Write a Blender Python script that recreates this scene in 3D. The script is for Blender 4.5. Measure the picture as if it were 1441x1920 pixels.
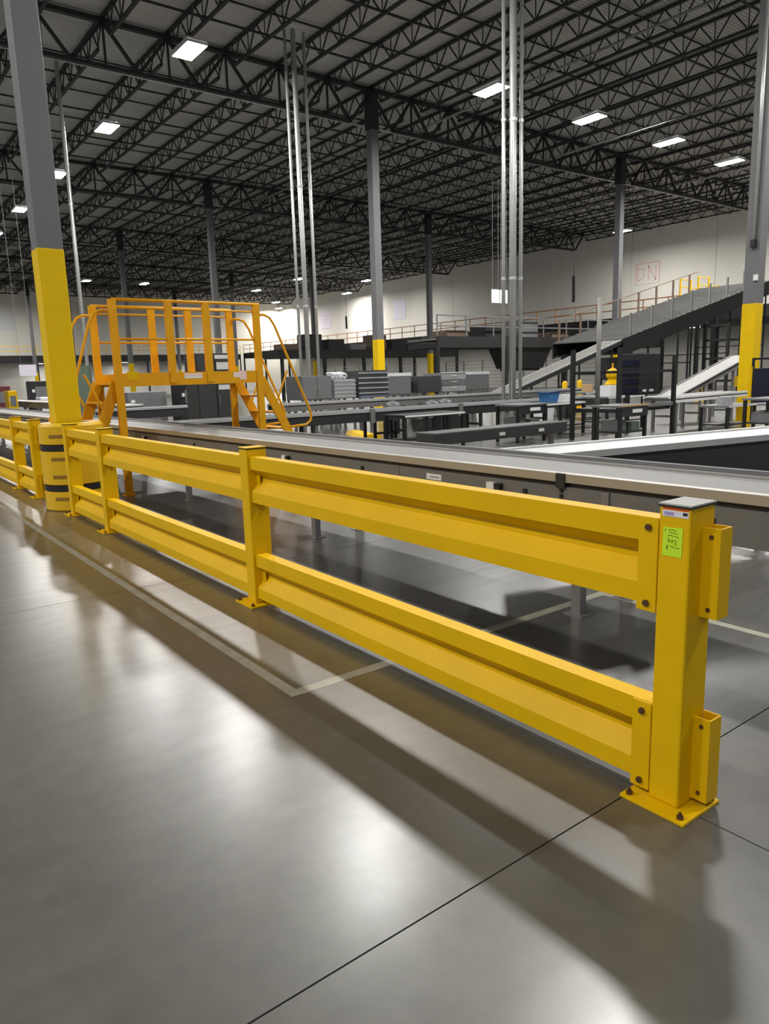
import bpy, math, random
from mathutils import Vector, Matrix
random.seed(7)
scene = bpy.context.scene
for o in list(bpy.data.objects):
    bpy.data.objects.remove(o)

# ------------------------------------------------------------------ camera
CAM_H = 1.54
F_PX, PITCH, ROLL, YAW = 1362.76, math.radians(10.598), math.radians(-1.734), math.radians(36.943)
def camera():
    fw = Vector((math.sin(YAW)*math.cos(PITCH), math.cos(YAW)*math.cos(PITCH), -math.sin(PITCH)))
    r0 = Vector((math.cos(YAW), -math.sin(YAW), 0)); u0 = r0.cross(fw)
    r = math.cos(ROLL)*r0 + math.sin(ROLL)*u0
    u = -math.sin(ROLL)*r0 + math.cos(ROLL)*u0
    cd = bpy.data.cameras.new('camera'); co = bpy.data.objects.new('camera', cd)
    scene.collection.objects.link(co)
    cd.sensor_fit = 'VERTICAL'; cd.sensor_height = 36.0; cd.sensor_width = 27.02
    cd.lens = F_PX/1920*36.0
    cd.clip_start = 0.05; cd.clip_end = 400
    m = Matrix((( r.x, u.x, -fw.x, 0), (r.y, u.y, -fw.y, 0), (r.z, u.z, -fw.z, CAM_H), (0, 0, 0, 1)))
    co.matrix_world = m
    scene.camera = co
camera()

# ------------------------------------------------------------------ world, exposure
w = bpy.data.worlds.new('world'); scene.world = w; w.use_nodes = True
w.node_tree.nodes['Background'].inputs[0].default_value = (0.95, 0.97, 1.0, 1)
w.node_tree.nodes['Background'].inputs[1].default_value = 0.32
vs = scene.view_settings
vs.view_transform = 'Standard'; vs.look = 'None'; vs.gamma = 1.0; vs.use_curve_mapping = False
vs.exposure = 0.0
LAMP = 330.0                     # radiance of a lit high-bay lens
scene.cycles.use_denoising = True
scene.cycles.use_adaptive_sampling = True
scene.cycles.adaptive_threshold = 0.06
scene.cycles.adaptive_min_samples = 20
scene.cycles.max_bounces = 4
scene.cycles.glossy_bounces = 2
scene.cycles.diffuse_bounces = 3
scene.cycles.sample_clamp_indirect = 6.0

# ------------------------------------------------------------------ materials
MATS = {}
def mat(name, col, rough=0.5, metal=0.0, spec=0.5, emit=None, var=0.0, vscale=6.0, bump=0.0, rvar=0.0, dirt=None):
    m = bpy.data.materials.new(name); m.use_nodes = True
    nt = m.node_tree; b = nt.nodes['Principled BSDF']
    b.inputs['Base Color'].default_value = (*col, 1); b.inputs['Roughness'].default_value = rough
    b.inputs['Metallic'].default_value = metal; b.inputs['Specular IOR Level'].default_value = spec
    if emit:
        b.inputs['Emission Color'].default_value = (*emit[0], 1); b.inputs['Emission Strength'].default_value = emit[1]
    if var or bump or rvar:
        tc = nt.nodes.new('ShaderNodeTexCoord')
        ns = nt.nodes.new('ShaderNodeTexNoise'); ns.inputs['Scale'].default_value = vscale; ns.inputs['Detail'].default_value = 5
        nt.links.new(tc.outputs['Object'], ns.inputs['Vector'])
        if var:
            rp = nt.nodes.new('ShaderNodeValToRGB')
            rp.color_ramp.elements[0].position = 0.3; rp.color_ramp.elements[1].position = 0.7
            rp.color_ramp.elements[0].color = (*[c*(1-var) for c in col], 1)
            rp.color_ramp.elements[1].color = (*[min(1, c*(1+var)) for c in col], 1)
            nt.links.new(ns.outputs['Fac'], rp.inputs['Fac']); nt.links.new(rp.outputs['Color'], b.inputs['Base Color'])
        if rvar:
            mr = nt.nodes.new('ShaderNodeMapRange')
            mr.inputs['To Min'].default_value = max(0.02, rough-rvar); mr.inputs['To Max'].default_value = min(1, rough+rvar)
            nt.links.new(ns.outputs['Fac'], mr.inputs['Value']); nt.links.new(mr.outputs['Result'], b.inputs['Roughness'])
        if bump:
            bp = nt.nodes.new('ShaderNodeBump'); bp.inputs['Strength'].default_value = bump; bp.inputs['Distance'].default_value = 0.01
            nt.links.new(ns.outputs['Fac'], bp.inputs['Height']); nt.links.new(bp.outputs['Normal'], b.inputs['Normal'])
    MATS[name] = m
    return m

def concrete_floor():
    m = bpy.data.materials.new('polished_concrete'); m.use_nodes = True
    nt = m.node_tree; b = nt.nodes['Principled BSDF']; L = nt.links.new
    geo = nt.nodes.new('ShaderNodeNewGeometry')
    def noise(scale, detail=6, rough=0.55, stretch=None):
        n = nt.nodes.new('ShaderNodeTexNoise'); n.inputs['Scale'].default_value = scale
        n.inputs['Detail'].default_value = detail; n.inputs['Roughness'].default_value = rough
        if stretch:
            mp = nt.nodes.new('ShaderNodeMapping'); mp.inputs['Scale'].default_value = stretch[0]; mp.inputs['Rotation'].default_value = stretch[1]
            L(geo.outputs['Position'], mp.inputs['Vector']); L(mp.outputs['Vector'], n.inputs['Vector'])
        else:
            L(geo.outputs['Position'], n.inputs['Vector'])
        return n
    a = noise(0.9); c = noise(9, 8, 0.65); s = noise(3.0, 4, 0.5, ((0.35, 3.5, 1), (0, 0, 0.3)))
    mx = nt.nodes.new('ShaderNodeMix'); mx.data_type = 'FLOAT'; mx.inputs[0].default_value = 0.42
    L(a.outputs['Fac'], mx.inputs[2]); L(c.outputs['Fac'], mx.inputs[3])
    rp = nt.nodes.new('ShaderNodeValToRGB')
    rp.color_ramp.elements[0].position = 0.36; rp.color_ramp.elements[0].color = (0.062, 0.060, 0.051, 1)
    rp.color_ramp.elements[1].position = 0.66; rp.color_ramp.elements[1].color = (0.103, 0.100, 0.087, 1)
    L(mx.outputs[0], rp.inputs['Fac'])
    # dark scuffs: small sparse spots, shape of their own
    v = noise(5.0, 3, 0.5, ((1.0, 0.45, 1), (0, 0, -0.6)))
    sp = nt.nodes.new('ShaderNodeMapRange'); sp.inputs['From Min'].default_value = 0.70; sp.inputs['From Max'].default_value = 0.76
    L(v.outputs['Fac'], sp.inputs['Value'])
    mc = nt.nodes.new('ShaderNodeMix'); mc.data_type = 'RGBA'
    sc = nt.nodes.new('ShaderNodeMath'); sc.operation = 'MULTIPLY'; sc.inputs[1].default_value = 0.5
    L(sp.outputs['Result'], sc.inputs[0]); L(sc.outputs[0], mc.inputs[0])
    L(rp.outputs['Color'], mc.inputs[6]); mc.inputs[7].default_value = (0.06, 0.055, 0.045, 1)
    L(mc.outputs[2], b.inputs['Base Color'])
    mr = nt.nodes.new('ShaderNodeMapRange'); mr.inputs['From Min'].default_value = 0.25; mr.inputs['From Max'].default_value = 0.75
    mr.inputs['To Min'].default_value = 0.36; mr.inputs['To Max'].default_value = 0.48
    L(s.outputs['Fac'], mr.inputs['Value']); L(mr.outputs['Result'], b.inputs['Roughness'])
    b.inputs['Specular IOR Level'].default_value = 0.6
    b.inputs['Coat Weight'].default_value = 1.0; b.inputs['Coat Roughness'].default_value = 0.26; b.inputs['Coat IOR'].default_value = 1.5
    bp = nt.nodes.new('ShaderNodeBump'); bp.inputs['Strength'].default_value = 0.05; bp.inputs['Distance'].default_value = 0.004
    L(c.outputs['Fac'], bp.inputs['Height']); L(bp.outputs['Normal'], b.inputs['Normal'])
    MATS['floor'] = m
concrete_floor()
mat('joint', (0.035, 0.033, 0.028), 0.9)
mat('yellow', (0.79, 0.475, 0.001), 0.45, spec=0.2, var=0.05, vscale=3, rvar=0.05)
mat('orange', (0.76, 0.36, 0.003), 0.5, spec=0.3, var=0.06, vscale=4)
mat('yellow_paint', (0.80, 0.52, 0.002), 0.5, spec=0.2, var=0.05, vscale=3)
mat('yellow_plastic', (0.80, 0.48, 0.006), 0.38)
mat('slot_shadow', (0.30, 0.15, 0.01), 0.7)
mat('black', (0.012, 0.012, 0.013), 0.5)
mat('black_gloss', (0.012, 0.012, 0.015), 0.18)
mat('bolt', (0.16, 0.09, 0.06), 0.45, metal=0.8)
mat('column_grey', (0.155, 0.155, 0.162), 0.5, var=0.04, vscale=2)
mat('cap_grey', (0.42, 0.42, 0.40), 0.6)
mat('deck', (0.56, 0.56, 0.53), 0.6, var=0.05, vscale=0.4)
mat('joist_steel', (0.022, 0.022, 0.025), 0.6)
mat('wall', (0.88, 0.85, 0.77), 0.85, var=0.03, vscale=0.3)
mat('wall_joint', (0.42, 0.40, 0.36), 0.9)
mat('panel_grey', (0.16, 0.158, 0.145), 0.45, var=0.06, vscale=2.5)
mat('alu', (0.52, 0.51, 0.48), 0.38, metal=0.75)
mat('belt_grey', (0.22, 0.217, 0.21), 0.5, var=0.04, vscale=14)
mat('belt_dark', (0.06, 0.06, 0.06), 0.6)
mat('belt_light', (0.72, 0.73, 0.72), 0.32, metal=0.35)
mat('dark_panel', (0.022, 0.023, 0.024), 0.5)
mat('cabinet_dark', (0.045, 0.047, 0.048), 0.5, var=0.05)
mat('grey_mid', (0.17, 0.172, 0.175), 0.5, var=0.06, vscale=2)
mat('grey_light', (0.36, 0.37, 0.38), 0.5, var=0.05, vscale=2)
mat('grey_blue', (0.13, 0.16, 0.24), 0.5)
mat('white', (0.80, 0.80, 0.78), 0.5)
mat('white_film', (0.78, 0.79, 0.82), 0.3)
mat('galv', (0.60, 0.61, 0.60), 0.35, metal=0.6, var=0.05, vscale=5)
mat('galv_dark', (0.26, 0.26, 0.26), 0.45, metal=0.5)
mat('brown_steel', (0.15, 0.10, 0.07), 0.6)
mat('tape', (0.33, 0.31, 0.25), 0.5, var=0.18, vscale=7)
mat('note_green', (0.60, 0.90, 0.02), 0.7)
mat('note_ink', (0.10, 0.16, 0.01), 0.8)
mat('label_white', (0.78, 0.74, 0.82), 0.4)
mat('label_purple', (0.40, 0.33, 0.60), 0.5)
mat('label_red', (0.60, 0.05, 0.03), 0.5)
mat('pink_print', (0.84, 0.60, 0.58), 0.6)
mat('sign_pale', (0.84, 0.78, 0.90), 0.5)
mat('blue', (0.045, 0.17, 0.42), 0.45)
mat('blue_dark', (0.015, 0.05, 0.16), 0.45)
mat('green_grey', (0.15, 0.20, 0.15), 0.6)
mat('red_dark', (0.12, 0.015, 0.02), 0.5)
mat('pipe_orange', (0.55, 0.22, 0.05), 0.5)
mat('carton', (0.55, 0.36, 0.18), 0.7)
mat('mezz_dark', (0.014, 0.014, 0.015), 0.6)
mat('lens', (1, 1, 1), 0.4, emit=((1.0, 0.98, 0.94), LAMP))
mat('lamp_body', (0.5, 0.5, 0.5), 0.4)
mat('screen', (0.01, 0.012, 0.03), 0.15)

# ------------------------------------------------------------------ mesh helpers
COL = scene.collection
class MB:
    def __init__(s): s.v = []; s.f = []
    def quadbox(s, p):            # 8 corner points, bottom ring then top ring
        n = len(s.v); s.v += [tuple(q) for q in p]
        s.f += [tuple(n+i for i in f) for f in ((3, 2, 1, 0), (4, 5, 6, 7), (0, 1, 5, 4), (1, 2, 6, 5), (2, 3, 7, 6), (3, 0, 4, 7))]
        return s
    def box(s, x0, x1, y0, y1, z0, z1):
        return s.quadbox([(x0, y0, z0), (x1, y0, z0), (x1, y1, z0), (x0, y1, z0), (x0, y0, z1), (x1, y0, z1), (x1, y1, z1), (x0, y1, z1)])
    def bar(s, a, b, w, h=None, up=(0, 0, 1)):
        h = h or w; a = Vector(a); b = Vector(b); d = (b-a).normalized(); u = Vector(up)
        if abs(d.dot(u)) > 0.98: u = Vector((1, 0, 0))
        r = d.cross(u).normalized(); u = r.cross(d)
        q = []
        for p in (a, b):
            q += [p - r*w/2 - u*h/2, p + r*w/2 - u*h/2, p + r*w/2 + u*h/2, p - r*w/2 + u*h/2]
        return s.quadbox(q)
    def tube(s, pts, r, n=8):
        pts = [Vector(p) for p in pts]; base = len(s.v); k = len(pts)
        prev = None
        for i, p in enumerate(pts):
            d = (pts[min(i+1, k-1)] - pts[max(i-1, 0)]).normalized()
            if prev is None:
                u = Vector((0, 0, 1)) if abs(d.z) < 0.9 else Vector((1, 0, 0))
            else: u = prev
            a = d.cross(u).normalized(); u = a.cross(d); prev = u
            for j in range(n):
                t = 2*math.pi*j/n; s.v.append(tuple(p + a*math.cos(t)*r + u*math.sin(t)*r))
        for i in range(k-1):
            for j in range(n):
                a0 = base+i*n+j; a1 = base+i*n+(j+1) % n
                s.f.append((a0, a1, a1+n, a0+n))
        s.f.append(tuple(base+j for j in reversed(range(n)))); s.f.append(tuple(base+(k-1)*n+j for j in range(n)))
        return s
    def prism(s, prof, a0, a1, axis='y'):
        """closed (u, z) profile swept along axis"""
        n = len(s.v); k = len(prof)
        for a in (a0, a1):
            for (u, z) in prof: s.v.append((u, a, z) if axis == 'y' else (a, u, z))
        for i in range(k): j = (i+1) % k; s.f.append((n+i, n+j, n+k+j, n+k+i))
        s.f.append(tuple(n+i for i in reversed(range(k)))); s.f.append(tuple(n+k+i for i in range(k)))
        return s
    def lathe(s, prof, cx=0, cy=0, n=24, a0=0.0, a1=2*math.pi):
        base = len(s.v); k = len(prof); full = abs(a1-a0-2*math.pi) < 1e-6; m = n if full else n+1
        for i in range(m):
            t = a0+(a1-a0)*i/n
            for (r, z) in prof: s.v.append((cx+r*math.cos(t), cy+r*math.sin(t), z))
        for i in range(n):
            i2 = (i+1) % m
            for j in range(k-1):
                s.f.append((base+i*k+j, base+i2*k+j, base+i2*k+j+1, base+i*k+j+1))
        return s
    def mesh(s, name, m, smooth=False):
        me = bpy.data.meshes.new(name); me.from_pydata(s.v, [], s.f); me.materials.append(MATS[m]); me.validate(); me.update()
        import bmesh
        bm = bmesh.new(); bm.from_mesh(me); bmesh.ops.recalc_face_normals(bm, faces=bm.faces); bm.to_mesh(me); bm.free()
        if smooth:
            for p in me.polygons: p.use_smooth = True
        return me
    def build(s, name, m, parent=None, smooth=False, bevel=0.0):
        o = bpy.data.objects.new(name, s.mesh(name, m, smooth)); COL.objects.link(o)
        if parent: o.parent = parent
        if bevel:
            b = o.modifiers.new('bevel', 'BEVEL'); b.width = bevel; b.segments = 2; b.limit_method = 'ANGLE'
        return o
def inst(name, me, parent=None, loc=(0, 0, 0), rz=0):
    o = bpy.data.objects.new(name, me); COL.objects.link(o); o.location = loc; o.rotation_euler = (0, 0, rz)
    if parent: o.parent = parent
    return o
def tag(o, label=None, cat=None, group=None, kind=None):
    if label: o['label'] = label
    if cat: o['category'] = cat
    if group: o['group'] = group
    if kind: o['kind'] = kind
    return o
def thing(name, label, cat, loc=(0, 0, 0), rz=0, group=None, kind=None):
    o = bpy.data.objects.new(name, None); COL.objects.link(o); o.empty_display_size = 0.1
    o.location = loc; o.rotation_euler = (0, 0, rz)
    return tag(o, label, cat, group, kind)
def copy_tree(o, parent=None):
    c = o.copy(); COL.objects.link(c); c.parent = parent
    for ch in list(o.children): copy_tree(ch, c)
    return c
def B(x0, x1, y0, y1, z0, z1): return MB().box(x0, x1, y0, y1, z0, z1)

# ------------------------------------------------------------------ building shell
XW, YW, ZD = 57.0, 101.0, 13.80        # right wall, far wall, underside of roof deck
GX = [2.40, 20.4, 38.2]                # column lines
GY = [10.0, 27.2, 44.2, 61.2, 78.2, 95.2]

floor = tag(B(-14, XW, -14, YW, -0.30, -0.008).build('floor', 'joint'), 'polished grey concrete warehouse floor', 'floor', kind='structure')
xs = [-14.0] + [2.22 + 4.0*k for k in range(-3, 6)] + [XW]
ys = [-14.0] + [1.43 + 4.01*k for k in range(-1, 9)] + [YW]
for i in range(len(xs)-1):
    for j in range(len(ys)-1):
        B(xs[i]+0.003, xs[i+1]-0.003, ys[j]+0.003, ys[j+1]-0.003, -0.04, 0.0).build('concrete_slab', 'floor', floor)

tape = thing('floor_line', 'worn pale tape line on the concrete in front of the rail', 'floor marking', (1.66, 3.0, 0), kind='structure')
B(-0.03, 0.03, -0.03, 40, 0.0, 0.0012).build('tape_strip', 'tape', tape)
B(0.03, 2.51, -0.035, 0.035, 0.0, 0.0012).build('tape_strip', 'tape', tape)
B(2.445, 2.51, -9, -0.035, 0.0, 0.0012).build('tape_strip', 'tape', tape)

def deck():
    pitch = 0.1524; prof = []
    m = MB(); y = -14.0; rows = []
    while y < YW:
        rows += [(y, ZD), (y+0.085, ZD), (y+0.105, ZD+0.04), (y+0.132, ZD+0.04)]; y += pitch
    rows.append((YW, ZD))
    for (yy, z) in rows: m.v += [(-14.0, yy, z), (XW, yy, z)]
    for i in range(len(rows)-1): m.f.append((2*i, 2*i+1, 2*i+3, 2*i+2))
    o = m.build('ceiling', 'deck')
    return tag(o, 'ribbed grey metal roof deck above the trusses', 'ceiling', kind='structure')
ceiling = deck()
B(-14, XW, -14, YW, ZD+0.05, ZD+0.25).build('roof_slab', 'wall_joint', ceiling)

wr = tag(B(XW+0.04, XW+0.3, -14, YW+0.3, 0, ZD+0.2).build('wall_right', 'wall_joint'), 'tall off-white precast concrete wall behind the mezzanine', 'wall', kind='structure')
wf = tag(B(-14, XW+0.04, YW+0.04, YW+0.3, 0, ZD+0.2).build('wall_far', 'wall_joint'), 'distant off-white precast wall at the far end', 'wall', kind='structure')
y = -14.0
while y < YW:
    B(XW, XW+0.06, y+0.02, min(y+7.6, YW)-0.02, 0, ZD).build('wall_panel', 'wall', wr); y += 7.6
x = -14.0
while x < XW:
    B(x+0.02, min(x+7.6, XW)-0.02, YW, YW+0.06, 0, ZD).build('wall_panel', 'wall', wf); x += 7.6

# joists: open web, along y, on girders along x
def joist_mesh(L, name):
    m = MB(); top, bot = 13.76, 12.92
    m.box(-0.06, 0.06, 0, L, top-0.09, top)
    m.box(-0.055, 0.055, 0.7, L-0.7, bot, bot+0.08)
    n = max(2, round(L/1.22)); dy = L/n
    for i in range(n):
        a = i*dy
        ym = a+dy/2
        m.bar((0, a, top-0.03), (0, max(0.75, ym) if i == 0 else ym, bot+0.03), 0.042)
        m.bar((0, min(L-0.75, ym) if i == n-1 else ym, bot+0.03), (0, a+dy, top-0.03), 0.042)
        m.bar((0, ym, bot+0.03), (0, ym, top-0.03), 0.028)
    return m.mesh(name, 'joist_steel')
JX = [2.40 - 2*2.25 + 2.25*k for k in range(0, 27)]
JX = [x for x in JX if x < XW-0.5]
bays = [(10.0, 27.2), (27.2, 44.2), (44.2, 61.2), (61.2, 78.2), (78.2, 95.2), (95.2, 101.0)]
jm = {}
for (a, b) in bays:
    L = round(b-a, 2)
    if L not in jm: jm[L] = joist_mesh(L, 'roof_joist')
    for x in JX: inst('roof_joist', jm[L], ceiling, (x, a, 0))
    n = 4 if L > 10 else 2
    for k in range(1, n+1):
        yy = a + L*k/(n+1)
        MB().bar((-3, yy, 12.97), (XW, yy, 12.97), 0.06).build('bridging_bar', 'joist_steel', ceiling)
        MB().bar((-3, yy, 13.68), (XW, yy, 13.68), 0.05).build('bridging_bar', 'joist_steel', ceiling)
def girder_mesh(L, n):
    m = MB(); top, bot = 13.69, 12.12; d = L/n
    m.box(0, L, -0.10, 0.10, top-0.15, top)
    m.box(d*0.5, L-d*0.5, -0.09, 0.09, bot, bot+0.13)
    for i in range(n):
        xm = (i+0.5)*d
        m.bar((i*d, 0, top-0.1), (xm, 0, bot+0.06), 0.10)
        m.bar((xm, 0, bot+0.06), ((i+1)*d, 0, top-0.1), 0.10)
        if i: m.bar((i*d, 0, top-0.1), (i*d, 0, bot+0.06), 0.07)
    return m.mesh('joist_girder', 'joist_steel')
gm1 = girder_mesh(18.0, 8); gm2 = girder_mesh(17.8, 8); gm3 = girder_mesh(18.6, 8)
for yy in GY:
    for (x0, me) in ((-15.6, gm1), (2.40, gm1), (20.4, gm2), (38.2, gm3)):
        inst('joist_girder', me, ceiling, (x0, yy, 0))

# ------------------------------------------------------------------ steel columns
def column(x, y, label, s=0.15, yellow_h=3.17):
    c = thing('steel_column', label, 'column', (x, y, 0), kind='structure')
    B(-s, s, -s, s, 0.02, 13.54).build('shaft', 'column_grey', c, bevel=0.012)
    B(-s-0.004, s+0.004, -s-0.004, s+0.004, 0.02, yellow_h).build('painted_band', 'yellow_paint', c, bevel=0.012)
    B(-s-0.1, s+0.1, -s-0.1, s+0.1, 0, 0.02).build('base_plate', 'yellow_paint', c)
    B(-s-0.03, s+0.03, -s-0.03, s+0.03, 12.0, 13.54).build('cap_bracket', 'joist_steel', c)
    for sx in (-1, 1):
        for sy in (-1, 1):
            B(sx*(s+0.06)-0.015, sx*(s+0.06)+0.015, sy*(s+0.06)-0.015, sy*(s+0.06)+0.015, 0.02, 0.06).build('anchor_bolt', 'bolt', c)
    return c
c0 = column(2.40, 9.87, 'nearest grey column with yellow lower half, inside the striped round guard')
names = {(20.4, 10.2): 'grey column with yellow base at the right edge beside the dark panel',
 (20.4, 27.2): 'tall grey column with yellow base rising behind the grey metal cabinets',
 (38.2, 27.2): 'grey column in front of the wide inclined conveyor',
 (20.4, 44.2): 'dark distant column rising behind the orange crossover platform',
 (38.2, 44.2): 'dark column with yellow base in front of the dark mezzanine machinery',
 (20.4, 61.2): 'far dark column above the left stairs of the orange platform',
 (38.2, 61.2): 'far dark column behind the left trio of vertical conduits'}
for (x, y), lab in names.items():
    c = column(x, y, lab, s=0.19 if y < 40 else 0.17)
    if y < 11:
        MB().tube([(-0.25, -0.05, 4.75), (-0.25, -0.05, 12.0)], 0.045).build('riser_pipe', 'galv', c, smooth=True); B(-0.31, -0.19, -0.11, 0.01, 4.6, 4.8).build('riser_box', 'black', c); B(-0.26, -0.19, -0.2, -0.1, 3.75, 3.9).build('white_sensor', 'white', c)
for (x, y) in ((20.4, 78.2), (38.2, 78.2), (20.4, 95.2), (38.2, 95.2)):
    tag(column(x, y, 'small distant steel column near the far wall', s=0.17), group='distant columns near the far wall')

# ------------------------------------------------------------------ high bay lights
LAMPS = [(10.7, -1.7), (10.7, 6.8), (10.7, 15.3), (10.7, 23.8), (10.7, 32.4), (10.7, 40.5), (10.7, 49.3), (10.8, 57.6),
 (21.3, 20.9), (27.1, 20.9), (33.0, 20.9), (38.9, 21.1), (44.8, 21.0), (50.7, 21.0),
 (22.6, 79.0), (28.5, 79.0), (42.2, 80.0), (41.6, 69.2), (54.0, 78.4), (49.1, 67.2), (50.3, 35.5), (51.0, 91.2), (55.5, 98.5),
 (16.0, 92.0), (6.0, 88.0),
 (21.3, 4.0), (33.0, 4.0), (44.8, 4.0),
 (-8.5, -1.7), (-8.5, 6.8), (-8.5, 15.3), (-8.5, 23.8)]
LAB = {3: 'high-bay lamp nearest the camera, brightest, above the left of the frame', 4: 'second high-bay lamp down the left ceiling row',
 5: 'third high-bay lamp down the left ceiling row, just right of the near column', 6: 'fourth high-bay lamp down the left row, left of the near column',
 7: 'fifth high-bay lamp of the left row at the left picture edge', 8: 'high-bay lamp beside the right trio of conduits',
 9: 'largest lamp of the right ceiling row, above the girder', 10: 'middle lamp of the three right of the grey conduits',
 11: 'lamp of the right ceiling row closest to the right column', 14: 'far lamp right of the yellow column band, above the left stairs', 15: 'far lamp above the middle of the orange platform', 16: 'far lamp above the right end of the orange platform',
 17: 'far lamp just left of the dark distant column beside the left conduit trio', 18: 'far lamp left of the tall grey column, close to the wall', 19: 'far lamp touching the tall grey column on its left',
 21: 'tiny lamp near the far corner of the two walls, upper one', 22: 'tiny lamp lowest in the far corner of the two walls',
 20: 'small lamp beside the grey column in front of the off-white wall'}
def lamp_proto():
    t = thing('high_bay_light', 'high-bay lamp', 'ceiling light')
    hw, hl = 0.34, 0.66
    B(-hw, hw, -hl, hl, 0.06, 0.13).build('housing', 'lamp_body', t, bevel=0.02)
    m = MB(); m.box(-hw, -hw+0.015, -hl, hl, -0.03, 0.06).box(hw-0.015, hw, -hl, hl, -0.03, 0.06).box(-hw+0.015, hw-0.015, -hl, -hl+0.015, -0.03, 0.06).box(-hw+0.015, hw-0.015, hl-0.015, hl, -0.03, 0.06)
    m.build('skirt', 'lamp_body', t)
    m = MB(); m.v += [(-hw+0.02, -hl+0.02, 0.0), (-hw+0.02, hl-0.02, 0.0), (hw-0.02, hl-0.02, 0.0), (hw-0.02, -hl+0.02, 0.0)]; m.f.append((0, 1, 2, 3))
    m.build('lens', 'lens', t)
    for s in (-1, 1):
        MB().tube([(0, s*0.45, 0.13), (0, s*0.45, ZD-11.9)], 0.006, 5).build('hanger_cable', 'galv_dark', t)
    return t
lp = lamp_proto()
for i, (x, y) in enumerate(LAMPS):
    t = lp if i == 0 else copy_tree(lp)
    t.location = (x, y, 11.9)
    t['group'] = 'high-bay lamps hung from the roof'
    t['label'] = LAB.get(i, 'high-bay lamp outside the picture under the same roof')

# sprinkler pipes under the deck
def pipe(name, label, cat, pts, r, m='galv', group=None, n=8, hang=True):
    t = thing(name, label, cat, pts[0], group=group)
    o = Vector(pts[0]); P = [Vector(p)-o for p in pts]
    MB().tube(P, r, n).build('pipe_run', m, t, smooth=True)
    L = (P[-1]-P[0]).length; k = max(2, int(L/5))
    if hang:
        for i in range(k+1):
            q = P[0].lerp(P[-1], i/k)
            MB().bar(q+Vector((0, 0, r)), (q.x, q.y, ZD-o.z), 0.015).build('hanger_rod', 'galv_dark', t)
    return t
for k, yy in enumerate((28.1, 45.0, 62.0)):
    pipe('sprinkler_pipe', ['bright galvanised sprinkler pipe under the roof behind the brightest lamp', 'sprinkler pipe crossing the middle bay under the roof', 'faint sprinkler pipe crossing the far bay under the roof'][k], 'pipe', [(2, yy, 12.45), (56, yy, 12.45)], 0.05)
for k, xx in enumerate((23.6, 32.6, 44.0)):
    pipe('sprinkler_pipe', ['sprinkler pipe running along the joists right of the grey conduits', 'double-looking pipe along the joists in the upper right', 'sprinkler pipe along the joists nearest the right wall'][k], 'pipe', [(xx, 10.5, 12.7), (xx, 100, 12.7)], 0.05, m='galv_dark')

# vertical conduits
def conduit(x, y, r, label, m='galv', z0=0.0, top=12.95):
    t = thing('vertical_conduit', label, 'conduit', (x, y, 0))
    MB().tube([(0, 0, z0+0.02), (0, 0, top)], r, 10).build('tube', m, t, smooth=True)
    B(-r-0.02, r+0.02, -r-0.02, r+0.02, z0, z0+0.02).build('foot_plate', m, t)
    for z in (4.0, 8.0) if top > 9 else ():
        MB().lathe([(r+0.001, z), (r+0.012, z+0.01), (r+0.012, z+0.08), (r+0.001, z+0.09)], n=10).build('coupling', m, t)
    return t
conduit(13.79, 23.08, 0.05, 'left thin galvanised conduit of the left trio'); conduit(14.0, 22.9, 0.085, 'thick middle galvanised conduit of the left trio'); conduit(14.42, 22.9, 0.055, 'right thin galvanised conduit of the left trio')
conduit(15.16, 14.44, 0.05, 'left thin galvanised conduit of the right trio'); conduit(15.34, 14.27, 0.095, 'thick bright middle conduit of the right trio'); conduit(15.58, 14.20, 0.05, 'right thin galvanised conduit of the right trio')
conduit(8.1, 29.3, 0.07, 'pale vertical pipe just right of the nearest column')
conduit(12.5, 9.3, 0.045, 'slim grey post standing left of the black workstation frame', m='panel_grey', top=2.95)

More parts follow.
